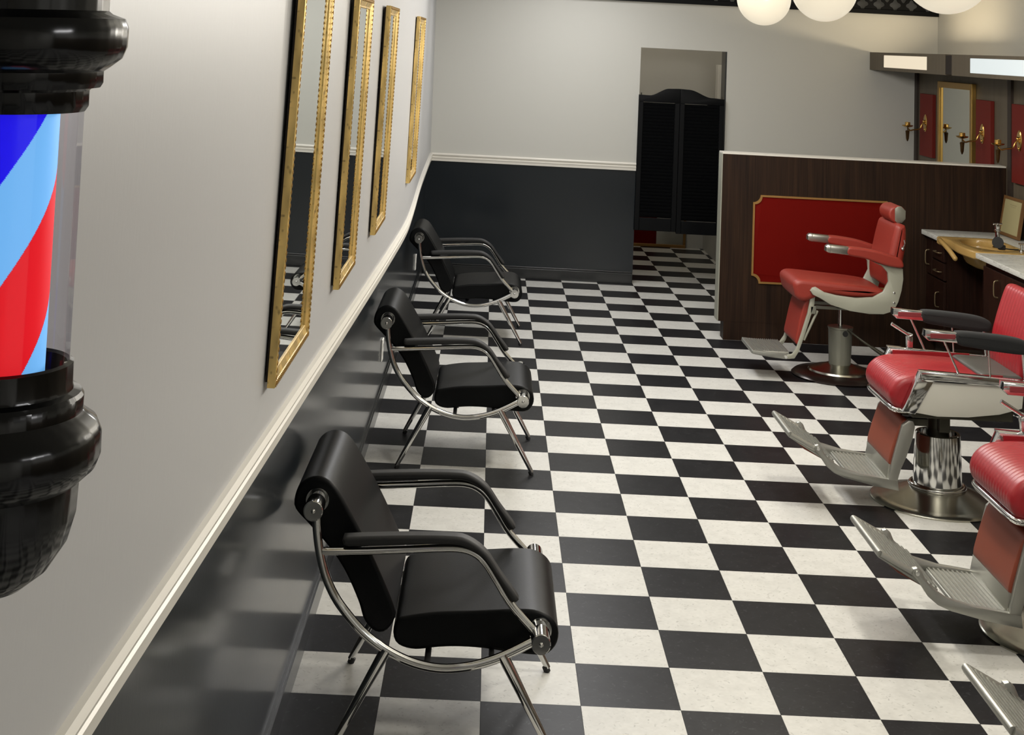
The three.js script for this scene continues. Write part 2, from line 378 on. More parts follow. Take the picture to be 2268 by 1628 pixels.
// ------------------------------------------------------------------ black pierced screen above the back wall
{
  const s = structure('trim_3', 'black pierced quatrefoil screen at the top of the back wall', 'screen');
  const x0 = -0.86, x1 = 3.505, y0 = 2.39, y1 = CEIL;
  const sh = new THREE.Shape([[x0, y0], [x1, y0], [x1, y1], [x0, y1]].map((q) => new THREE.Vector2(...q)));
  for (let r = 0; r < 5; r++) for (let k = 0; k < 31; k++) {
    const cx = x0 + 0.11 + k * 0.1435 + (r % 2 ? 0.0717 : 0), cy = y0 + 0.083 + r * 0.0717; if (cx > x1 - 0.07 || cy > y1 - 0.05) continue;
    const h = new THREE.Path(), n = 24, pts = [];
    for (let a = 0; a < n; a++) { const t = a / n * Math.PI * 2, R = 0.043 + 0.009 * Math.cos(4 * t); pts.push(new THREE.Vector2(cx + R * Math.cos(t), cy + R * Math.sin(t))); }
    h.setFromPoints(pts); sh.holes.push(h);
  }
  const g = new THREE.ExtrudeGeometry(sh, { depth: 0.014, bevelEnabled: false }); g.translate(0, 0, ZB + 0.02);
  part('pierced_panel', g, mat.saloon, s);
  part('bottom_bar', box(x0, x1, 2.39, 2.43, ZB, ZB + 0.045, 0.004), mat.saloon, s);
}
// ------------------------------------------------------------------ swing doors
function saloonDoor(name, label, x0, x1, yb, top) {
  const g = structure(name, label, 'door'); const z0 = ZB + 0.005, z1 = ZB + 0.037, st = 0.042;
  const yL = (x) => { for (let i = 1; i < top.length; i++) if (x <= top[i][0]) { const t = (x - top[i - 1][0]) / (top[i][0] - top[i - 1][0]), e = t * t * (3 - 2 * t); return top[i - 1][1] + (top[i][1] - top[i - 1][1]) * e; } return top[top.length - 1][1]; };
  const rail = [[x0, 1.53], [x1, 1.53]]; for (let k = 0; k <= 20; k++) { const x = x1 + (x0 - x1) * k / 20; rail.push([x, yL(x)]); }
  part('top_rail', slab(rail, z0, z1, 0.003), mat.saloon, g);
  part('stile', box(x0, x0 + st, yb, 1.53, z0, z1, 0.004), mat.saloon, g);
  part('stile', box(x1 - st, x1, yb, 1.53, z0, z1, 0.004), mat.saloon, g);
  part('bottom_rail', box(x0 + st, x1 - st, yb, yb + 0.105, z0, z1, 0.004), mat.saloon, g);
  const n = 34, a = yb + 0.115, b = 1.522; const sl = box(-(x1 - x0) / 2 + st, (x1 - x0) / 2 - st, -0.021, 0.021, -0.003, 0.003); sl.rotateX(0.45);
  for (let k = 0; k < n; k++) { const m = part('slat', sl, mat.saloon, g); m.position.set((x0 + x1) / 2, a + (b - a) * (k + 0.5) / n, (z0 + z1) / 2); }
  part('hinge', merge([rod([name === 'door_1' ? x0 + 0.02 : x1 - 0.02, yL(name === 'door_1' ? x0 : x1) - 0.01, z0 + 0.016], [name === 'door_1' ? x0 + 0.02 : x1 - 0.02, yL(name === 'door_1' ? x0 : x1) + 0.018, z0 + 0.016], 0.006)]), mat.darkMetal, g);
}
saloonDoor('door_1', 'black louvred swing door leaf, the one next to the dark wainscot', 0.905, 1.262, 0.45, [[0.905, 1.59], [1.0, 1.588], [1.17, 1.652], [1.262, 1.655]]);
saloonDoor('door_2', 'black louvred swing door leaf, the one next to the wood partition', 1.264, 1.648, 0.436, [[1.264, 1.655], [1.34, 1.652], [1.54, 1.59], [1.648, 1.585]]);

// ------------------------------------------------------------------ wood partition with red panel
{
  const w = structure('wall_partition', 'low walnut partition with a red panel edged in gold', 'partition');
  const zf = -5.79;
  part('body', box(1.300, 3.329, 0.125, 1.272, zf - 0.15, zf), mat.walnut, w);
  part('toe_base', box(1.338, 3.329, 0, 0.125, zf - 0.14, zf - 0.002), mat.walnut, w);
  part('end_board', box(1.294, 1.300, 0.125, 1.272, zf - 0.15, zf - 0.004), mat.greyEnamel, w, 'grey edge board');
  part('cap', box(1.296, 3.329, 1.272, 1.284, zf - 0.152, zf + 0.002, 0.002), mat.trimWhite, w, 'white top edge');
  const notch = (x0, x1, y0, y1, r) => {
    const p = []; const arc = (cx, cy, a0, a1) => { for (let k = 0; k <= 8; k++) { const a = a0 + (a1 - a0) * k / 8; p.push([cx + r * Math.cos(a), cy + r * Math.sin(a)]); } };
    const P = Math.PI; arc(x0, y0, P / 2, 0); arc(x1, y0, P, P / 2); arc(x1, y1, 1.5 * P, P); arc(x0, y1, 0, -P / 2); return p;
  };
  const outer = notch(1.522, 2.53, 0.393, 1.0, 0.052), inner = notch(1.535, 2.517, 0.406, 0.987, 0.052);
  const rp = part('red_panel', slab(inner, zf, zf + 0.006, 0.001), mat.redPaint, w, 'flat red panel with scooped corners');
  const hole = new THREE.Path(inner.map((q) => new THREE.Vector2(...q)));
  part('gold_moulding', slab(shapeOf(outer), zf, zf + 0.014, 0, false, [hole]), mat.goldPaint, rp, 'thin gold moulding');
}
// ------------------------------------------------------------------ gilt mirrors on the left wall
function giltMirror(name, label, zn, zf, yb, yt, lean) {
  const zc = (zn + zf) / 2, x = Math.max(wallX(zn, 1.3), wallX(zf, 1.3), wallX(zc, 1.3));
  const turn = 0;                                             // hung true, not following the bulge
  const g = thing(name, label, 'mirror', [(wallX(zn, 1.3) + wallX(zf, 1.3)) / 2 - 0.004, yb, zc], turn, 'gilt mirrors on the left wall');
  const in1 = new THREE.Group(); const w = (zn - zf) / 2, h = yt - yb, f = 0.036;
  const lie = (q) => { q.rotateZ(-lean); return q; };
  part('backing', lie(box(0, 0.0065, 0.012, h - 0.006, -w + 0.006, w - 0.006)), mat.backing, g, 'dark back filling the strip behind the frame');  // dark box that draws the dark strip beside the frame
  const prof = shapeOf([[0, 0.006], [0, 0.024], [0.002, 0.026], [0.010, 0.026], [0.013, 0.022], [0.028, 0.016], [0.030, 0.018], [0.034, 0.018], [f, 0.016], [f, 0.006]]);
  const member = (len, map) => {
    const q = new THREE.ExtrudeGeometry(prof, { depth: len, bevelEnabled: false }).deleteAttribute('uv'), p = q.attributes.position;
    for (let i = 0; i < p.count; i++) { const a = p.getX(i), b = p.getY(i), t = a + p.getZ(i) * (len - 2 * a) / len; p.setXYZ(i, ...map(a, b, t)); }
    for (let i = 0; i < p.count; i += 3) { const t = [p.getX(i), p.getY(i), p.getZ(i)]; if (map.flip) { p.setXYZ(i, p.getX(i + 1), p.getY(i + 1), p.getZ(i + 1)); p.setXYZ(i + 1, ...t); } }
    q.computeVertexNormals(); return lie(metric(q));
  };
  const flip = (fn) => { fn.flip = true; return fn; };
  part('frame_side', member(h, (a, b, t) => [b, t, w - a]), mat.gold, g);
  part('frame_side', member(h, flip((a, b, t) => [b, t, -w + a])), mat.gold, g);
  part('frame_top', member(2 * w, flip((a, b, t) => [b, h - a, w - t])), mat.gold, g);
  part('frame_bottom', member(2 * w, (a, b, t) => [b, a, w - t]), mat.gold, g);
  const bead = []; const n1 = Math.floor(h / 0.016), n2 = Math.floor(2 * w / 0.016), bg = new THREE.BoxGeometry(0.004, 0.007, 0.009);
  for (let k = 0; k < n1; k++) for (const s of [-1, 1]) { const b = bg.clone(); b.rotateX(0.6 * s); b.translate(0.0255, (k + 0.5) * h / n1, s * (w - 0.007)); bead.push(b); }
  for (let k = 0; k < n2; k++) for (const s of [0, 1]) { const b = bg.clone(); b.rotateX(2.2); b.translate(0.0255, s ? h - 0.007 : 0.007, -w + (k + 0.5) * 2 * w / n2); bead.push(b); }
  part('carved_edge', lie(merge(bead)), mat.goldDark, g, 'carved rope edge in dull gold');
  part('mirror_glass', lie(box(0.009, 0.014, f - 0.002, h - f + 0.002, -w + f - 0.002, w - f + 0.002)), mat.mirror, g, 'silvered mirror glass');
}
giltMirror('wall_mirror', 'tall gilt-framed mirror hung closest to the striped barber pole', 1.075, 0.44, 1.125, 2.11, 0.007);
giltMirror('wall_mirror', 'tall gilt-framed mirror, second along the wall from the barber pole', -0.09, -0.63, 1.165, 2.105, 0.007);
giltMirror('wall_mirror', 'tall gilt-framed mirror, third along the wall from the barber pole', -1.17, -1.70, 1.198, 2.10, 0.007);
giltMirror('wall_mirror', 'tall gilt-framed mirror hung closest to the back wall corner', -3.02, -3.62, 1.225, 2.09, 0.007);

// wall sockets
function socket(z, y, label) {
  const g = thing('wall_socket', label, 'socket', [wallX(z, y) + 0.0005, y, z], 0, 'sockets in the wainscot'); g.rotation.z = -Math.atan2(wallX(z, y + 0.05) - wallX(z, y - 0.05), 0.1);
  part('cover_plate', box(0, 0.009, -0.057, 0.057, -0.035, 0.035, 0.003), mat.plastic, g);
  for (const s of [-1, 1]) part('outlet', box(0.005, 0.009, s * 0.02 - 0.014, s * 0.02 + 0.014, -0.016, 0.016, 0.004), mat.plastic, g);
}
socket(SOCK1[0], SOCK1[1], 'white socket plate on the dark wall beside the middle waiting chair');
socket(SOCK2[0], SOCK2[1], 'white socket plate on the dark wall beside the corner waiting chair');

// ------------------------------------------------------------------ waiting chairs
function waitingChair(pos, label) {
  const g = thing('waiting_chair', label, 'chair', pos, 0, 'black waiting chairs along the wainscot');
  const back = [[-0.462, 0.625], [-0.467, 0.657], [-0.455, 0.692], [-0.425, 0.714], [-0.386, 0.714], [-0.345, 0.682], [-0.273, 0.575], [-0.216, 0.478], [-0.163, 0.375], [-0.160, 0.344], [-0.182, 0.311], [-0.212, 0.307], [-0.245, 0.335], [-0.267, 0.388], [-0.31, 0.465], [-0.358, 0.525], [-0.415, 0.58]];
  part('backrest', cushion(back, 0.258, { round: 0.010, n: 84 }), mat.blackVinyl, g);
  const seat = [[-0.162, 0.307], [-0.153, 0.342], [-0.125, 0.353], [-0.041, 0.367], [0.07, 0.375], [0.198, 0.385], [0.256, 0.380], [0.294, 0.357], [0.308, 0.323], [0.298, 0.288], [0.265, 0.266], [0.18, 0.268], [0.092, 0.276], [0.02, 0.277], [-0.035, 0.273], [-0.1, 0.265], [-0.147, 0.277]];
  part('seat', cushion(seat, 0.258, { round: 0.010, n: 84 }), mat.blackVinyl, g);
  for (const s of [1, -1]) {
    const z = 0.305 * s;
    part('side_tube', tube([[-0.398, 0.64, z], [-0.391, 0.584, z], [-0.379, 0.527, z], [-0.358, 0.466, z], [-0.326, 0.41, z], [-0.287, 0.365, z], [-0.24, 0.321, z], [-0.189, 0.287, z], [-0.132, 0.261, z], [-0.076, 0.245, z], [-0.015, 0.239, z], [0.05, 0.246, z], [0.11, 0.262, z], [0.164, 0.284, z], [0.245, 0.325, z]], 0.0125, 60, 14), mat.chrome, g, 'curved chrome side tube');
    part('arm_tube', tube([[-0.372, 0.532, z], [-0.272, 0.537, z], [-0.15, 0.546, z], [-0.05, 0.554, z], [0.015, 0.556, z], [0.058, 0.545, z], [0.092, 0.518, z], [0.126, 0.472, z], [0.17, 0.412, z], [0.246, 0.338, z]], 0.0108, 60, 14), mat.chrome, g, 'chrome arm tube');
    const pad = [[-0.312, 0.556], [-0.316, 0.574], [-0.3, 0.579], [-0.142, 0.59], [-0.02, 0.594], [0.034, 0.588], [0.088, 0.556], [0.134, 0.499], [0.186, 0.437], [0.177, 0.426], [0.164, 0.432], [0.116, 0.495], [0.080, 0.540], [0.03, 0.566], [-0.02, 0.571], [-0.142, 0.564], [-0.28, 0.555]];
    const pg = cushion(pad, 0.024, { round: 0.009, n: 84 }); pg.translate(0, 0, z);
    part('arm_pad', pg, mat.blackRubber, g, 'black rubber arm pad');
    for (const [x, y] of [[-0.400, 0.656], [0.254, 0.336]]) {
      part('hub', merge([rod([x, y, s * 0.254], [x, y, s * 0.268], 0.033, 0.033, 28), rod([x, y, s * 0.266], [x, y, s * 0.300], 0.022, 0.022, 28), rod([x, y, s * 0.298], [x, y, s * 0.366], 0.0275, 0.0275, 28), rod([x, y, s * 0.365], [x, y, s * 0.368], 0.0275, 0.025, 28), new THREE.SphereGeometry(0.0065, 12, 8).translate(x, y, s * 0.368)]), mat.chrome, g, 'chrome hub knob');
    }
    for (const [x0, y0, x1] of [[-0.176, 0.282, -0.317], [0.150, 0.282, 0.312]]) {
      const l = part('leg', rod([x1, 0.012, z], [x0, y0, z], 0.0095, 0.0165, 16), mat.chrome, g, 'tapered chrome leg');
      part('foot', rod([x1 * 1.0, 0, z], [x1 + (x0 - x1) * 0.05, y0 * 0.06, z], 0.0105, 0.0108, 14), mat.blackRubber, l, 'black rubber foot');
    }
  }
  part('cross_bar', merge([rod([-0.06, 0.246, -0.30], [-0.06, 0.246, 0.30], 0.009), rod([0.12, 0.263, -0.30], [0.12, 0.263, 0.30], 0.008), box(-0.075, -0.045, 0.246, 0.275, -0.16, -0.13), box(-0.075, -0.045, 0.246, 0.275, 0.13, 0.16)]), mat.blackRubber, g, 'black cross bars under the seat');
  return g;
}
const wc = waitingChair([-0.405, 0, 0.075], 'black vinyl chrome-tube armchair standing below the gilt mirror nearest the barber pole');
dup(wc, [-0.402, 0, -2.66], 0, 'black vinyl chrome-tube armchair between two like it along the wainscot');
dup(wc, [-0.402, 0, -5.56], 0, 'black vinyl chrome-tube armchair in the far corner by the back wall');

// ------------------------------------------------------------------ red barber chairs
function ribbed(x0, y0, x1, y1, half, th, pitch) {           // grooved plate in the x-y line, ribs along z
  const L = Math.hypot(x1 - x0, y1 - y0), a = Math.atan2(y1 - y0, x1 - x0), list = [box(0, L, -th, 0, -half, half, 0.004)], n = Math.floor(L / pitch);
  for (let k = 0; k < n; k++) list.push(box((k + 0.30) * L / n, (k + 0.70) * L / n, -0.001, 0.0055, -half + 0.006, half - 0.006));
  const g = merge(list); g.rotateZ(a); g.translate(x0, y0, 0); return g;
}
function barberChair(pos, label) {
  const g = thing('barber_chair', label, 'barber chair', pos, 0, 'red barber chairs in a row');
  part('base', lathe([[0, 0], [0.300, 0], [0.302, 0.006], [0.296, 0.011], [0.262, 0.016], [0.245, 0.018], [0.128, 0.066], [0.100, 0.068], [0, 0.068]], 64), mat.baseMetal, g, 'polished conical floor base');
  part('base_ring', new THREE.TorusGeometry(0.120, 0.011, 12, 56).rotateX(Math.PI / 2).translate(0, 0.071, 0), mat.chrome, g, 'chrome ring');
  part('column', lathe([[0, 0.06], [0.111, 0.06], [0.109, 0.12], [0.101, 0.298], [0.097, 0.302], [0.085, 0.302], [0.085, 0.27], [0, 0.27]], 56), mat.chrome, g, 'fluted chrome pump column');
  part('lift_post', merge([rod([0, 0.26, 0], [0, 0.42, 0], 0.05, 0.05, 24), box(-0.19, 0.16, 0.385, 0.412, -0.07, 0.07, 0.004), box(-0.02, 0.03, 0.32, 0.40, 0.05, 0.09, 0.004), box(-0.205, -0.09, 0.36, 0.39, -0.15, -0.11), box(-0.205, -0.09, 0.36, 0.39, 0.11, 0.15)]), mat.darkMetal, g, 'dark metal seat mechanism');
  part('seat_pan', box(-0.19, 0.27, 0.412, 0.47, -0.235, 0.235, 0.01), mat.darkMetal, g);
  const seat = [[-0.262, 0.452], [-0.284, 0.485], [-0.283, 0.523], [-0.262, 0.560], [-0.215, 0.590], [-0.12, 0.602], [0.05, 0.600], [0.22, 0.592], [0.27, 0.575], [0.28, 0.53], [0.27, 0.48], [0.15, 0.465], [-0.1, 0.452], [-0.22, 0.443]];
  part('seat', cushion(seat, 0.232, { round: 0.03, ribs: 17, depth: 0.002, n: 72 }), mat.redVinyl, g, 'ribbed red vinyl seat');
  part('seat_trim', tube([[-0.15, 0.446, 0.228], [-0.23, 0.442, 0.226], [-0.266, 0.444, 0.20], [-0.272, 0.446, 0], [-0.266, 0.444, -0.20], [-0.23, 0.442, -0.226], [-0.15, 0.446, -0.228]], 0.013, 60, 10), mat.chrome, g, 'chrome strip under the seat front');
  part('rear_pad', cushion([[0.13, 0.595], [0.145, 0.612], [0.25, 0.61], [0.36, 0.604], [0.38, 0.58], [0.30, 0.56], [0.18, 0.575]], 0.215, { round: 0.02, n: 48 }), mat.greyVinyl, g, 'dark grey pad at the back of the seat');
  for (const s of [1, -1]) {
    const zz = (a, b) => s > 0 ? [a, b] : [-b, -a];
    part('side_panel', slab([[-0.187, 0.444], [-0.084, 0.431], [0.055, 0.434], [0.194, 0.452], [0.295, 0.482], [0.302, 0.555], [0.20, 0.584], [-0.112, 0.582]], ...zz(0.236, 0.272), 0.004), mat.enamel, g, 'white enamel side panel');
    part('side_frame', slab([[-0.166, 0.622], [-0.104, 0.582], [-0.186, 0.437], [-0.243, 0.447]], ...zz(0.236, 0.280), 0.005), mat.chrome, g, 'slanted chrome side frame');
    part('side_bar', slab([[-0.168, 0.625], [0.32, 0.604], [0.32, 0.572], [-0.135, 0.580], [-0.164, 0.590]], ...zz(0.236, 0.288), 0.006), mat.chrome, g, 'chrome side bar');
    part('side_lining', box(-0.150, 0.22, 0.575, 0.612, ...zz(0.229, 0.237)), mat.redVinyl, g, 'red lining inside the chrome bar');
    const za = 0.262 * s;
    const arm = part('arm', slab([[-0.148, 0.803], [-0.02, 0.797], [0.0, 0.796], [0.30, 0.768], [0.32, 0.74], [0.0, 0.752], [-0.13, 0.757], [-0.150, 0.775]], za - 0.026, za + 0.026, 0.006), mat.chrome, g, 'chrome arm end');
    part('arm_inlay', box(-0.125, -0.012, 0.768, 0.790, za - 0.0285, za + 0.0285, 0.003), mat.inlay, arm, 'dull red inlay on the arm end');
    part('arm_sleeve', cushion([[-0.012, 0.778], [0.0, 0.800], [0.1, 0.799], [0.25, 0.787], [0.318, 0.768], [0.333, 0.74], [0.31, 0.716], [0.2, 0.72], [0.08, 0.733], [0.005, 0.745]], 0.036, { round: 0.02, n: 56 }).translate(0, 0, za), mat.blackFoam, arm, 'black foam arm sleeve');
    for (const [a, b, r] of [[[0.155, 0.60, za], [0.145, 0.735, za], 0.004], [[0.315, 0.59, za], [0.30, 0.73, za], 0.008], [[0.02, 0.60, za], [-0.06, 0.765, za], 0.005]]) part('arm_post', rod(a, b, r), mat.chrome, g, 'thin chrome arm post');
  }
  part('lever', merge([slab([[-0.045, 0.60], [-0.072, 0.60], [-0.078, 0.672], [-0.046, 0.685]], -0.278, -0.252, 0.004), tube([[-0.05, 0.678, -0.265], [-0.072, 0.685, -0.265], [-0.148, 0.728, -0.265]], 0.0085, 20, 10, false)]), mat.chrome, g, 'chrome reclining lever');
  const bk = [[0.305, 0.60], [0.312, 0.70], [0.335, 0.80], [0.372, 0.915], [0.395, 0.952], [0.435, 0.95], [0.452, 0.92], [0.43, 0.80], [0.40, 0.68], [0.385, 0.60], [0.345, 0.585]];
  part('backrest', cushion(bk, 0.222, { round: 0.035, ribs: 13, depth: 0.002, n: 72 }), mat.redVinyl, g, 'ribbed red vinyl backrest');
  // leg rest
  const calf = [[-0.206, 0.392], [-0.228, 0.372], [-0.262, 0.276], [-0.277, 0.200], [-0.232, 0.196], [-0.196, 0.30], [-0.184, 0.38]];
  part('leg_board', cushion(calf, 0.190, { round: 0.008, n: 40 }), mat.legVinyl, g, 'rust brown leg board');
  part('leg_board_edge', slab([[-0.279, 0.202], [-0.284, 0.140], [-0.240, 0.137], [-0.230, 0.200]], -0.19, 0.19, 0.004), mat.satin, g, 'bright metal lower edge');
  for (const s of [1, -1]) {
    const zz = s > 0 ? [0.186, 0.212] : [-0.212, -0.186];
    part('leg_bracket', slab([[-0.196, 0.396], [-0.175, 0.394], [-0.166, 0.37], [-0.176, 0.318], [-0.205, 0.235], [-0.228, 0.185], [-0.242, 0.136], [-0.282, 0.140], [-0.264, 0.225], [-0.224, 0.372]], ...zz, 0.004), mat.aluminium, g, 'cast metal leg bracket');
    part('foot_arm', slab([[-0.600, 0.274], [-0.583, 0.262], [-0.571, 0.236], [-0.541, 0.207], [-0.495, 0.180], [-0.405, 0.158], [-0.240, 0.138], [-0.235, 0.094], [-0.357, 0.112], [-0.480, 0.139], [-0.527, 0.157], [-0.560, 0.182], [-0.592, 0.226], [-0.616, 0.252], [-0.614, 0.270]], ...zz, 0.005), mat.aluminium, g, 'cast metal foot arm');
    part('pivot', rod([-0.601, 0.258, s * 0.208], [-0.601, 0.258, s * 0.220], 0.009, 0.007, 14), mat.chrome, g);
  }
  part('foot_step', ribbed(-0.455, 0.148, -0.262, 0.134, 0.184, 0.014, 0.0175), mat.aluminium, g, 'grooved metal foot step');
  const flap = part('foot_plate', ribbed(-0.722, 0.314, -0.520, 0.200, 0.19, 0.020, 0.018), mat.aluminium, g, 'grooved tilted foot plate');
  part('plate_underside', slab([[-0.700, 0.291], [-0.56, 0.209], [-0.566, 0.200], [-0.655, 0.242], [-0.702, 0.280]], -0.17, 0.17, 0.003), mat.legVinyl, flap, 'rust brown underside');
  part('plate_rim', merge([rod([-0.722, 0.306, -0.19], [-0.722, 0.306, 0.19], 0.0115), rod([-0.722, 0.306, 0.19], [-0.61, 0.25, 0.19], 0.0115), rod([-0.722, 0.306, -0.19], [-0.61, 0.25, -0.19], 0.0115)]), mat.aluminium, flap, 'rounded rim');
  return g;
}
const bc = barberChair([1.77, 0, -2.25], 'red barber chair with white side panel standing next to the orange vintage one');
dup(bc, [1.77, 0, -0.717], 0, 'red barber chair second in the row from the orange vintage one');
dup(bc, [1.77, 0, 0.575], 0, 'red barber chair third in the row, only its grooved foot plate in view');

// ------------------------------------------------------------------ vintage orange chair
{
  const g = thing('barber_chair', 'orange-red vintage barber chair with grey enamel frame before the red wall panel', 'barber chair', [1.92, 0, -4.79]);
  part('base', lathe([[0, 0], [0.298, 0], [0.302, 0.010], [0.285, 0.024], [0.21, 0.034], [0.20, 0.036], [0, 0.036]], 64), mat.darkBase, g, 'dark floor flange');
  part('base_dome', lathe([[0.2, 0.034], [0.192, 0.046], [0.165, 0.055], [0.13, 0.060], [0.095, 0.074], [0.082, 0.078], [0, 0.078]], 64), mat.baseMetal, g, 'polished stepped dome');
  part('column', lathe([[0, 0.07], [0.068, 0.07], [0.076, 0.29], [0.080, 0.294], [0.080, 0.304], [0.062, 0.305], [0, 0.305]], 48), mat.greyCast, g, 'grey pump column');
  part('port', merge([new THREE.CylinderGeometry(0.017, 0.017, 0.012, 20).rotateX(Math.PI / 2).translate(0.014, 0.272, 0.074)]), mat.blackRubber, g, 'round port in the column');
  part('piston', rod([0, 0.30, 0], [0, 0.43, 0], 0.014, 0.014, 20), mat.chrome, g, 'slim steel piston');
  part('pump_lever', merge([tube([[0.03, 0.30, 0.07], [0.10, 0.252, 0.13], [0.16, 0.215, 0.15], [0.23, 0.175, 0.16]], 0.0075, 24, 10), rod([0.16, 0.216, 0.15], [0.235, 0.172, 0.162], 0.010, 0.013, 12)]), mat.darkMetal, g, 'worn pump lever');
  const seat = [[-0.33, 0.50], [-0.345, 0.54], [-0.352, 0.585], [-0.318, 0.612], [-0.24, 0.612], [-0.1, 0.603], [0.08, 0.592], [0.20, 0.575], [0.215, 0.545], [0.15, 0.525], [0.0, 0.520], [-0.15, 0.53], [-0.23, 0.50], [-0.28, 0.482]];
  part('seat', cushion(seat, 0.232, { round: 0.028, n: 72, crown: 0.004 }), mat.orangeVinyl, g, 'orange red vinyl seat');
  for (const s of [1, -1]) {
    const zz = s > 0 ? [0.232, 0.262] : [-0.262, -0.232];
    part('side_frame', slab([[-0.240, 0.570], [-0.252, 0.552], [-0.236, 0.530], [-0.187, 0.509], [-0.122, 0.474], [-0.003, 0.443], [0.117, 0.431], [0.205, 0.434], [0.267, 0.456], [0.296, 0.51], [0.316, 0.58], [0.326, 0.65], [0.322, 0.712], [0.212, 0.728], [0.124, 0.750], [0.192, 0.722], [0.228, 0.684], [0.234, 0.63], [0.202, 0.567], [0.139, 0.531], [0.036, 0.521], [-0.084, 0.531], [-0.163, 0.547], [-0.218, 0.576]], ...zz, 0.005), mat.greyEnamel, g, 'curved grey enamel side frame');
    for (const y of [0.565, 0.505]) part('bolt', new THREE.SphereGeometry(0.008, 10, 8).scale(1, 1, 0.5).translate(0.268, y, s * 0.263), mat.chrome, g);
    const za = 0.265 * s;
    part('arm', cushion([[-0.03, 0.782], [-0.035, 0.822], [0.0, 0.832], [0.14, 0.818], [0.25, 0.792], [0.305, 0.768], [0.312, 0.722], [0.21, 0.730], [0.08, 0.764]], 0.034, { round: 0.014, n: 60 }).translate(0, 0, za), mat.orangeVinyl, g, 'orange red padded arm');
    part('arm_end', merge([slab([[-0.168, 0.800], [-0.166, 0.826], [-0.152, 0.838], [-0.026, 0.830], [-0.024, 0.782], [-0.155, 0.791]], za - 0.031, za + 0.031, 0.007), box(-0.142, -0.138, 0.79, 0.838, za - 0.032, za + 0.032)]), mat.satin, g, 'bright metal arm end');
    part('leg_bar', slab([[-0.232, 0.545], [-0.208, 0.535], [-0.214, 0.46], [-0.238, 0.38], [-0.272, 0.27], [-0.305, 0.175], [-0.33, 0.135], [-0.39, 0.128], [-0.40, 0.150], [-0.345, 0.160], [-0.320, 0.195], [-0.290, 0.29], [-0.255, 0.41]], ...(s > 0 ? [0.186, 0.206] : [-0.206, -0.186]), 0.003), mat.greyEnamel, g, 'grey leg rest bar');
    part('leg_strut', rod([-0.19, 0.425, s * 0.19], [-0.272, 0.245, s * 0.19], 0.008), mat.greyEnamel, g, 'grey strut');
    part('pivot', rod([-0.385, 0.142, s * 0.204], [-0.385, 0.142, s * 0.216], 0.011, 0.009, 14), mat.chrome, g);
  }
  part('cross_frame', merge([box(-0.235, 0.20, 0.420, 0.442, -0.10, -0.07, 0.004), box(-0.235, 0.20, 0.420, 0.442, 0.07, 0.10, 0.004), box(-0.06, 0.06, 0.425, 0.47, -0.10, 0.10, 0.006), box(-0.24, -0.20, 0.405, 0.455, -0.206, 0.206, 0.006), box(-0.03, 0.03, 0.445, 0.50, -0.235, 0.235, 0.006)]), mat.greyCast, g, 'grey cast under frame');
  const bk = [[0.236, 0.600], [0.232, 0.70], [0.250, 0.80], [0.272, 0.90], [0.293, 0.965], [0.330, 0.974], [0.352, 0.955], [0.354, 0.86], [0.338, 0.76], [0.322, 0.68], [0.30, 0.60], [0.265, 0.585]];
  part('backrest', cushion(bk, 0.226, { round: 0.03, n: 72 }), mat.orangeVinyl, g, 'orange red vinyl backrest');
  part('back_latch', merge([rod([0.325, 0.835, 0.222], [0.325, 0.835, 0.245], 0.009, 0.009, 12), tube([[0.325, 0.835, 0.24], [0.335, 0.86, 0.246], [0.33, 0.885, 0.246]], 0.004, 12, 8), new THREE.SphereGeometry(0.010, 10, 8).translate(0.322, 0.83, 0.248)]), mat.chrome, g, 'small chrome latch');
  const hd = [[0.286, 0.985], [0.270, 1.01], [0.272, 1.045], [0.298, 1.072], [0.345, 1.076], [0.372, 1.05], [0.372, 1.0], [0.350, 0.976], [0.31, 0.972]];
  part('headrest', cushion(hd, 0.122, { round: 0.012, n: 48 }), mat.orangeVinyl, g, 'orange red padded headrest');
  for (const s of [1, -1]) part('headrest_cap', slab([[0.306, 0.985], [0.304, 1.06], [0.320, 1.074], [0.345, 1.076], [0.373, 1.05], [0.372, 1.0], [0.350, 0.975], [0.318, 0.974]], ...(s > 0 ? [0.118, 0.128] : [-0.128, -0.118]), 0.003), mat.greyCast, g, 'grey end cap');
  part('head_post', box(0.315, 0.335, 0.95, 0.99, -0.03, 0.03, 0.004), mat.chrome, g);
  part('leg_board', cushion([[-0.246, 0.50], [-0.280, 0.44], [-0.312, 0.30], [-0.322, 0.225], [-0.285, 0.215], [-0.262, 0.30], [-0.225, 0.44], [-0.222, 0.49]], 0.182, { round: 0.01, n: 48 }), mat.orangeVinyl, g, 'orange red leg board');
  part('foot_plate', merge([ribbed(-0.575, 0.168, -0.36, 0.168, 0.186, 0.014, 0.013), box(-0.595, -0.572, 0.148, 0.172, -0.19, 0.19, 0.008), slab([[-0.59, 0.172], [-0.38, 0.158], [-0.38, 0.128], [-0.48, 0.135], [-0.588, 0.150]], 0.186, 0.206, 0.003), slab([[-0.59, 0.172], [-0.38, 0.158], [-0.38, 0.128], [-0.48, 0.135], [-0.588, 0.150]], -0.206, -0.186, 0.003)]), mat.aluminium, g, 'ribbed metal foot plate');
}

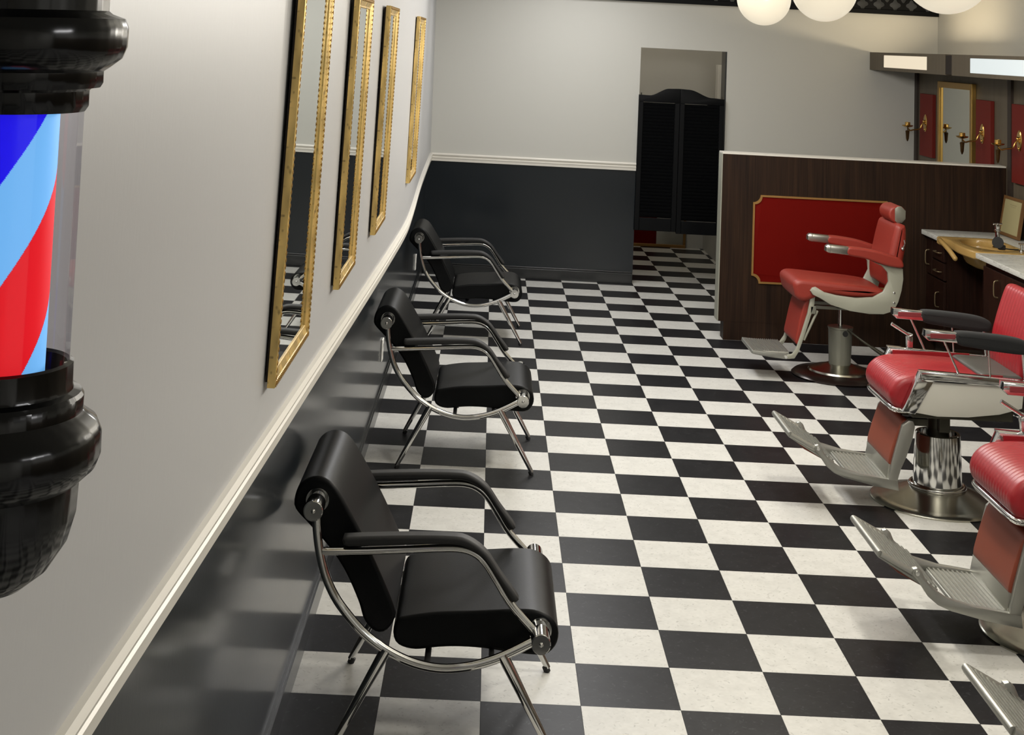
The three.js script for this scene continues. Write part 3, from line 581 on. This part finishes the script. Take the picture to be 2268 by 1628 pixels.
// ------------------------------------------------------------------ station wall: boards, mirror, sconces
function redBoardOn(z0, z1, y0, y1, label) {
  const g = thing('wall_board', label, 'board', [3.33, y0, (z0 + z1) / 2], 0, 'red boards behind the sconces');
  part('board', box(-0.03, 0, 0, y1 - y0, -(z1 - z0) / 2, (z1 - z0) / 2, 0.003), mat.redBoard, g);
}
redBoardOn(-7.83, -7.47, 1.21, 1.727, 'red board with brass sconce in the corner by the white wall');
redBoardOn(-6.37, -6.04, 1.15, 1.732, 'red board with brass sconce between the gilt mirror and dark fin');
redBoardOn(-5.60, -5.24, 1.19, 1.731, 'red board above the framed certificate');
{
  const g = thing('station_mirror', 'gilt-framed mirror on the brown panelling between two red boards', 'mirror', [3.33, 1.0, -6.885]);
  const w = 0.435, h = 0.845, f = 0.05;
  part('frame_side', box(-0.036, 0, 0, h, -w, -w + f, 0.004), mat.goldDark, g); part('frame_side', box(-0.036, 0, 0, h, w - f, w, 0.004), mat.goldDark, g);
  part('frame_top', box(-0.036, 0, h - f, h, -w + f, w - f, 0.004), mat.goldDark, g); part('frame_bottom', box(-0.036, 0, 0, f, -w + f, w - f, 0.004), mat.goldDark, g);
  part('mirror_glass', box(-0.018, -0.012, f - 0.002, h - f + 0.002, -w + f - 0.002, w - f + 0.002), mat.mirror, g, 'silvered mirror glass');
}
function sconce(z, label) {
  const g = thing('wall_sconce', label, 'sconce', [3.30, 1.44, z], 0, 'brass sconces on the red boards');
  part('back_plate', merge([lathe([[0, 0.012], [0.012, 0.012], [0.02, 0.008], [0.040, 0.008], [0.047, 0.003], [0.047, 0], [0, 0]], 28).scale(1, 1, 1.55).rotateX(Math.PI / 2).rotateY(-Math.PI / 2).translate(0, 0.045, 0)]), mat.brass, g, 'oval brass back plate');
  part('arm', merge([tube([[-0.008, 0.055, 0], [-0.03, 0.03, 0], [-0.05, -0.005, 0], [-0.10, -0.015, 0], [-0.13, -0.022, 0], [-0.15, -0.005, 0]], 0.006, 40, 8), new THREE.SphereGeometry(0.013, 12, 8).translate(-0.013, 0.058, 0), new THREE.SphereGeometry(0.011, 12, 8).translate(-0.006, -0.008, 0)]), mat.brass, g, 'curved brass arm');
  part('cup', lathe([[0, -0.008], [0.016, -0.006], [0.042, 0.004], [0.047, 0.012], [0.040, 0.014], [0.022, 0.016], [0.022, 0.036], [0.018, 0.038], [0.016, 0.020], [0, 0.020]], 28).translate(-0.152, 0.008, 0), mat.brass, g, 'brass drip cup');
  part('pendant', merge([rod([-0.152, 0.0, 0], [-0.152, -0.022, 0], 0.004), lathe([[0, -0.115], [0.006, -0.108], [0.012, -0.09], [0.016, -0.04], [0.018, -0.03], [0.012, -0.022], [0, -0.022]], 16).translate(-0.152, 0, 0)]), mat.bronze, g, 'dark hanging finial');
}
sconce(-7.66, 'brass sconce on the red board in the corner by the white wall');
sconce(-6.215, 'brass sconce on the red board between mirror and dark fin');
sconce(-5.44, 'brass sconce on the red board above the framed certificate');

// valances with lamps
function valance(z0, z1, l0, l1, dm, lightColor, label, up0 = UP_I) {
  const g = thing('light_valance', label, 'light', [2.915, 1.905, (z0 + z1) / 2], 0, 'lamp valances above the stations'), h = (z1 - z0) / 2, c = (z0 + z1) / 2;
  const a = l0 - c, b = l1 - c;
  part('front_board', merge([box(0, 0.018, 0, 0.15, -h, a), box(0, 0.018, 0, 0.15, b, h), box(0, 0.018, 0, 0.026, a, b), box(0, 0.018, 0.128, 0.15, a, b)]), mat.greyBrown, g, 'grey brown valance board');
  part('bottom_board', box(0.018, 0.414, 0, 0.012, -h, h), mat.greyBrown, g);
  part('end_board', box(0.018, 0.414, 0.012, 0.15, -h, -h + 0.015), mat.greyBrown, g); part('end_board', box(0.018, 0.414, 0.012, 0.15, h - 0.015, h), mat.greyBrown, g);
  part('diffuser', box(0.002, 0.012, 0.0265, 0.1275, a + 0.0005, b - 0.0005, 0.004), dm, g, 'glowing diffuser');
  const len = l1 - l0;
  part('tube_lamp', rod([0.30, 0.083, a], [0.30, 0.083, b], 0.013), dm, g, 'fluorescent tube');
  const up = new THREE.RectAreaLight(lightColor, up0, len, 0.06); up.position.set(0.30 - 0.016, 0.083 + 0.016, (a + b) / 2); up.rotation.order = 'YXZ'; up.rotation.set(1.1, Math.PI / 2, 0); g.add(up);
  const fr = new THREE.RectAreaLight(lightColor, FRONT_I, len - 0.02, 0.09); fr.position.set(-0.003, 0.077, (a + b) / 2); fr.lookAt(fr.position.clone().add(new THREE.Vector3(0, 0, 0))); fr.rotation.set(0, Math.PI / 2, 0); g.add(fr);
}
valance(ZB + 0.001, -5.885, -7.58, -6.34, mat.diffWarm, 0xffe9c4, 'brown lamp valance with warm glowing strip against the back wall', UP_I * 1.5);
valance(-5.735, -3.95, -5.336, -4.10, mat.diffCool, 0xf2f4ee, 'brown lamp valance with cool white strip next to the warm one', UP_I * 0.4);
valance(-3.80, -2.00, -3.45, -2.20, mat.diffWarm, 0xffe9c4, 'brown lamp valance over the stations beside the red chairs');
{
  const w = thing('valance_gap_board', 'dark board filling the gap between two lamp valances', 'board', [2.97, 1.91, -5.81]);
  part('board', box(-0.053, 0.36, 0, 0.138, -0.0735, 0.0735), mat.backing, w);  // dark, nearly flush board drawn in place of the dark gap
}

// ------------------------------------------------------------------ counter, sink and cabinets
{
  const g = thing('countertop', 'white marble-look countertop along the brown wall with a sink cut out', 'countertop', [0, 0, 0]);
  g.position.set(2.725, 0.791, -5.788);
  const sh = shapeOf([[0, 0], [0.603, 0], [0.603, -3.3], [0, -3.3], [0, -1.17], [0.395, -1.17], [0.395, -0.412], [0, -0.412]]);
  const e = new THREE.ExtrudeGeometry(sh, { depth: 0.026, bevelEnabled: true, bevelSize: 0.003, bevelThickness: 0.003, bevelOffset: -0.003, bevelSegments: 2 }); e.rotateX(-Math.PI / 2); // shape y -> -z
  part('slab', metric(toCreasedNormals(e, 0.5)), mat.marble, g);
}
{
  const g = thing('shampoo_sink', 'tan ceramic shampoo sink with a neck horn set in the marble counter', 'sink', [2.725, 0.70, -5.02]);
  const out = [[0.39, -0.352], [0.39, 0.395], [0.03, 0.395], [0.0, 0.36], [-0.018, 0.25], [-0.022, 0.10], [-0.012, 0.0], [0.0, -0.12], [-0.004, -0.25], [-0.02, -0.31], [-0.02, -0.34], [0.0, -0.352]];
  const sh = new THREE.Shape(out.map((q) => new THREE.Vector2(q[0], -q[1])));
  const hole = new THREE.Path(); hole.absellipse(0.21, 0, 0.150, 0.285, 0, Math.PI * 2); sh.holes.push(hole);
  const e = new THREE.ExtrudeGeometry(sh, { depth: 0.03, bevelEnabled: true, bevelSize: 0.012, bevelThickness: 0.012, bevelOffset: -0.012, bevelSegments: 4, curveSegments: 28 }); e.rotateX(-Math.PI / 2); e.translate(0, 0.084, 0);
  part('rim', toCreasedNormals(e, 0.8), mat.tan, g, 'thick tan rim');
  part('bowl', lathe([[0.004, -0.03], [0.5, -0.025], [0.8, 0.0], [0.95, 0.05], [1.0, 0.12], [0.97, 0.12]], 40).scale(0.157, 1, 0.294).translate(0.21, 0, 0), mat.tan, g, 'oval bowl');
  part('horn', merge([tube([[-0.005, 0.108, -0.325], [-0.03, 0.108, -0.22], [-0.045, 0.098, -0.08], [-0.05, 0.075, 0.05], [-0.046, 0.045, 0.14]], 0.016, 30, 12), new THREE.SphereGeometry(0.016, 12, 8).translate(-0.046, 0.045, 0.14)]), mat.tan, g, 'drooping neck rest horn');
}
{
  const g = thing('faucet', 'tall chrome faucet standing on the tan sink', 'faucet', [2.96, 0.824, -4.90]);
  part('body', lathe([[0, 0], [0.030, 0], [0.030, 0.006], [0.016, 0.010], [0.015, 0.05], [0.019, 0.055], [0.019, 0.064], [0.014, 0.068], [0.014, 0.10], [0.020, 0.104], [0.020, 0.112], [0.015, 0.116], [0.018, 0.135], [0.012, 0.145], [0, 0.146]], 24), mat.chrome, g);
  part('handle', merge([rod([-0.03, 0.15, 0], [0.03, 0.15, 0], 0.007), rod([0, 0.14, 0], [0, 0.155, 0], 0.008)]), mat.chrome, g);
  const v = thing('tap', 'small chrome tap on the tan sink', 'tap', [3.06, 0.824, -4.74]);
  part('body', lathe([[0, 0], [0.016, 0], [0.014, 0.01], [0.007, 0.014], [0.007, 0.045], [0, 0.046]], 20), mat.chrome, v); part('handle', rod([-0.018, 0.05, 0], [0.018, 0.05, 0], 0.006), mat.chrome, v);
  const s = thing('spray_head', 'round black spray head with a hose lying by the faucet', 'spray head', [2.93, 0.824, -4.80]);
  part('head', rod([0, 0.042, -0.012], [-0.006, 0.046, 0.014], 0.034, 0.036, 28), mat.blackRubber, s); part('stand', merge([box(0.002, 0.045, 0, 0.03, -0.016, 0.016, 0.006)]), mat.blackRubber, s);
  part('hose', tube([[0.02, 0.012, 0], [0.07, 0.008, 0.02], [0.13, 0.006, 0.01]], 0.004, 16, 8), mat.blackRubber, s);
  const c = thing('framed_certificate', 'wood-framed cream certificate leaning on the wall behind the sink', 'picture frame', [3.255, 0.824, -5.55]); c.rotation.z = -0.16;
  part('frame', merge([box(0, 0.02, 0, 0.27, -0.19, -0.17), box(0, 0.02, 0, 0.27, 0.17, 0.19), box(0, 0.02, 0, 0.02, -0.17, 0.17), box(0, 0.02, 0.25, 0.27, -0.17, 0.17)]), mat.oak, c, 'brown wooden frame');
  const sheet = part('sheet', box(0.006, 0.012, 0.018, 0.252, -0.172, 0.172), mat.paper, c, 'cream certificate sheet');
  part('heading', merge([box(0.005, 0.0061, 0.214, 0.219, -0.06, 0.06), box(0.005, 0.0061, 0.202, 0.205, -0.045, 0.045)]), M({ color: 0x8f8560, roughness: 0.8 }), sheet, 'faint printed heading');
}
function handleBar(parent, x, y, z, len, vertical) {
  const h = len / 2;
  const p = vertical ? [[0, -h, 0], [-0.022, -h + 0.008, 0], [-0.026, 0, 0], [-0.022, h - 0.008, 0], [0, h, 0]] : [[0, 0, -h], [-0.022, 0, -h + 0.008], [-0.026, 0, 0], [-0.022, 0, h - 0.008], [0, 0, h]];
  part('handle', tube(p, 0.0045, 24, 8).translate(x, y, z), mat.handleMetal, parent, 'slim bronze handle');
}
{
  const g = thing('base_cabinet', 'dark wood cabinet with drawers between the partition and the sink', 'cabinet', [2.76, 0, -5.58]);
  part('body', box(0.02, 0.568, 0.09, 0.785, -0.206, 0.206), mat.cabinet, g); part('plinth', box(0.07, 0.568, 0, 0.09, -0.206, 0.206), mat.darkFin, g);
  const d1 = part('door', box(0, 0.02, 0.53, 0.77, -0.202, -0.075, 0.003), mat.cabinet, g); handleBar(d1, 0, 0.64, -0.14, 0.10, true);
  for (const [y0, y1] of [[0.65, 0.77], [0.53, 0.64]]) { const d = part('drawer', box(0, 0.02, y0, y1, -0.07, 0.202, 0.003), mat.cabinet, g); handleBar(d, 0, (y0 + y1) / 2 - 0.005, 0.085, 0.12, false); }
  const d2 = part('door', box(0, 0.02, 0.10, 0.52, -0.202, 0.202, 0.003), mat.cabinet, g); handleBar(d2, 0, 0.39, 0.09, 0.10, true);
  const k = thing('sink_cabinet', 'recessed dark wood cabinet under the tan sink', 'cabinet', [2.98, 0, -4.95]);
  part('body', box(0, 0.348, 0.0, 0.62, -0.30, 0.35), mat.cabinet, k);
  const h = thing('base_cabinet', 'dark wood cabinet with tall doors beside the sink, behind the red chairs', 'cabinet', [2.76, 0, -3.54]);
  part('body', box(0.02, 0.568, 0.09, 0.785, -1.045, 1.045), mat.cabinet, h); part('plinth', box(0.07, 0.568, 0, 0.09, -1.045, 1.045), mat.darkFin, h);
  for (let i = 0; i < 4; i++) { const z0 = -1.04 + i * 0.52, d = part('door', box(0, 0.02, 0.10, 0.75, z0 + 0.004, z0 + 0.516, 0.003), mat.cabinet, h); handleBar(d, 0, 0.65, i % 2 ? z0 + 0.06 : z0 + 0.27, 0.10, true); }
}
// ------------------------------------------------------------------ things in the passage
{
  const g = thing('leaning_picture', 'gold-framed red and mirrored picture standing on the passage floor', 'picture', [1.38, 0, -10.46]);
  part('frame', merge([box(-0.34, 0.30, 0, 0.03, 0, 0.025, 0.004), box(0.275, 0.30, 0.03, 0.9, 0, 0.025, 0.004), box(-0.34, -0.315, 0.03, 0.9, 0, 0.025, 0.004), box(-0.34, 0.30, 0.87, 0.9, 0, 0.025, 0.004)]), mat.goldPaint, g, 'gold frame');
  part('red_field', box(-0.315, 0.0, 0.03, 0.87, 0.002, 0.012), mat.redPaint, g, 'dull red field');
  part('mirror_field', box(0.003, 0.275, 0.03, 0.87, 0.002, 0.010), mat.satin, g, 'pale mirror field');
  const v = thing('wall_cabinet', 'small pale cabinet on the passage wall above the swing doors', 'cabinet', [2.0, 1.5, -10.40]);
  part('body', box(-0.06, 0.14, 0, 0.36, -0.075, 0.075, 0.004), mat.plastic, v); part('door', box(-0.05, 0.13, 0.01, 0.35, 0.075, 0.085, 0.003), mat.plastic, v);
}
// ------------------------------------------------------------------ pendant globes
function globe(z, label) {
  const g = thing('globe_pendant', label, 'lamp', [1.117, 2.293, z], 0, 'opal globe pendants over the barber chairs');
  part('globe', new THREE.SphereGeometry(0.15, 48, 32), mat.opal, g, 'glowing opal glass globe');
  part('fitter', lathe([[0, 0.138], [0.06, 0.138], [0.062, 0.165], [0.03, 0.18], [0.012, 0.19], [0, 0.19]], 28), mat.brass, g, 'brass fitter');
  part('stem', rod([0, 0.185, 0], [0, CEIL - 2.293 - 0.02, 0], 0.008), mat.brass, g);
  part('canopy', rod([0, CEIL - 2.293 - 0.025, 0], [0, CEIL - 2.293 - 0.001, 0], 0.05, 0.06, 24), mat.brass, g);
  const l = new THREE.PointLight(0xfff9ee, GLOBE_I, 0, 2); l.castShadow = true; l.shadow.radius = 7; g.add(l);
}
globe(-3.363, 'opal globe pendant hanging nearest the swing doors');
globe(-1.866, 'opal globe pendant between two others over the barber chairs');
globe(-0.066, 'opal globe pendant hanging third from the swing doors');
globe(1.5, 'opal globe pendant hanging fourth from the swing doors');
// ------------------------------------------------------------------ ceiling panels out of view, added to set the light level
function addedCeilingPanel(x, z, label, power = PANEL_I) {
  const g = thing('added_ceiling_panel', label, 'lamp', [x, CEIL - 0.04, z], 0, 'added ceiling light panels out of view');
  part('frame', merge([box(-0.31, -0.285, 0, 0.039, -0.61, 0.61), box(0.285, 0.31, 0, 0.039, -0.61, 0.61), box(-0.285, 0.285, 0, 0.039, -0.61, -0.585), box(-0.285, 0.285, 0, 0.039, 0.585, 0.61)]), mat.plastic, g);
  part('diffuser', box(-0.285, 0.285, 0.008, 0.014, -0.585, 0.585), mat.panelGlow, g, 'glowing diffuser');
  const l = new THREE.RectAreaLight(0xfdfdff, power, 0.56, 1.16); l.position.set(0, 0.004, 0); l.rotation.x = -Math.PI / 2; g.add(l);
}
addedCeilingPanel(0.35, -6.75, 'added unseen ceiling light panel nearest the back wall');
addedCeilingPanel(2.4, 5.2, 'added unseen ceiling light panel nearest the front wall', PANEL_I * 1.7);  // added behind the camera to brighten the front wall for chrome and gilt
addedCeilingPanel(0.35, -4.3, 'added unseen ceiling light panel second from the back wall');
addedCeilingPanel(0.35, -2.6, 'added unseen ceiling light panel third from the back wall', PANEL_I * 0.6);
{
  const g = thing('added_passage_lamp', 'added unseen round ceiling lamp in the passage', 'lamp', [1.2, CEIL - 0.06, -9.4]);  // unseen lamp, added to light the passage
  part('shade', new THREE.SphereGeometry(0.10, 24, 12, 0, Math.PI * 2, Math.PI / 2, Math.PI / 2).scale(1, 0.6, 1).translate(0, 0.055, 0), mat.opal, g);
  const l = new THREE.PointLight(0xfff4e4, 1.0, 0, 2); l.position.y = -0.06; l.castShadow = true; g.add(l);
}
// ------------------------------------------------------------------ barber pole on the left wall
{
  const g = thing('barber_pole', 'lit barber pole with red, white and blue stripes in glass, black end caps', 'barber pole', [-0.736, 1.81, 3.585]);
  const n = new THREE.Vector3(-0.3692 + 0.736, 0, 4.7412 - 3.585).normalize();
  g.quaternion.setFromAxisAngle(n, 0.035);
  const L = (pts) => lathe(pts.map(([r, y]) => [r, y - 1.81]), 96);
  part('top_cap', L([[0, 1.905], [0.053, 1.905], [0.0555, 1.909], [0.0555, 1.921], [0.0575, 1.923], [0.0635, 1.9235], [0.0655, 1.927], [0.0655, 1.936], [0.070, 1.939], [0.079, 1.946], [0.0825, 1.955], [0.0828, 1.970], [0.080, 1.977], [0.070, 1.9805], [0.067, 1.983], [0.067, 2.10], [0, 2.10]]), mat.gloss, g, 'glossy black stepped top cap');
  part('bottom_cap', L([[0, 1.5495], [0.012, 1.551], [0.030, 1.557], [0.046, 1.569], [0.0585, 1.588], [0.0635, 1.607], [0.0645, 1.630], [0.067, 1.632], [0.076, 1.640], [0.0793, 1.649], [0.0790, 1.664], [0.075, 1.673], [0.0665, 1.679], [0.0645, 1.681], [0.0645, 1.692], [0.0625, 1.695], [0.0565, 1.697], [0.0558, 1.700], [0.0555, 1.7165], [0.0525, 1.718], [0.0505, 1.716], [0.0500, 1.703], [0, 1.703]]), mat.gloss, g, 'glossy black stepped bottom cap with domed end');
  part('glass_tube', L([[0.0525, 1.703], [0.0525, 1.908]]), mat.glass, g, 'clear glass cylinder');
  const lead = 0.34, stripes = texture(256, 512, (x, y) => {
    // u runs round the drum, v up: helix phase
    let ph = ((1 - y / 511) * 0.205 / lead + x / 256 + STRIPE0) % 1; ph = (ph + 1) % 1;
    return ph < 0.24 ? [20, 0, 245] : ph < 0.48 ? [120, 195, 255] : ph < 0.76 ? [240, 12, 30] : [120, 195, 255];
  });
  const drumMat = new THREE.MeshStandardMaterial({ map: stripes, emissive: 0xffffff, emissiveMap: stripes, emissiveIntensity: 0.75, roughness: 0.5 });
  const d = new THREE.CylinderGeometry(0.0345, 0.0345, 0.205, 72, 1, true); d.translate(0, 1.805 - 1.81, 0);
  part('striped_drum', d, drumMat, g, 'glowing red, white and blue spiral drum');
  part('bracket', merge([box(-0.19, -0.055, 2.0 - 1.81, 2.03 - 1.81, -0.02, 0.02, 0.005), box(-0.19, -0.05, 1.645 - 1.81, 1.665 - 1.81, -0.02, 0.02, 0.005)]), mat.gloss, g, 'black wall brackets');
}
renderer.render(scene, camera);
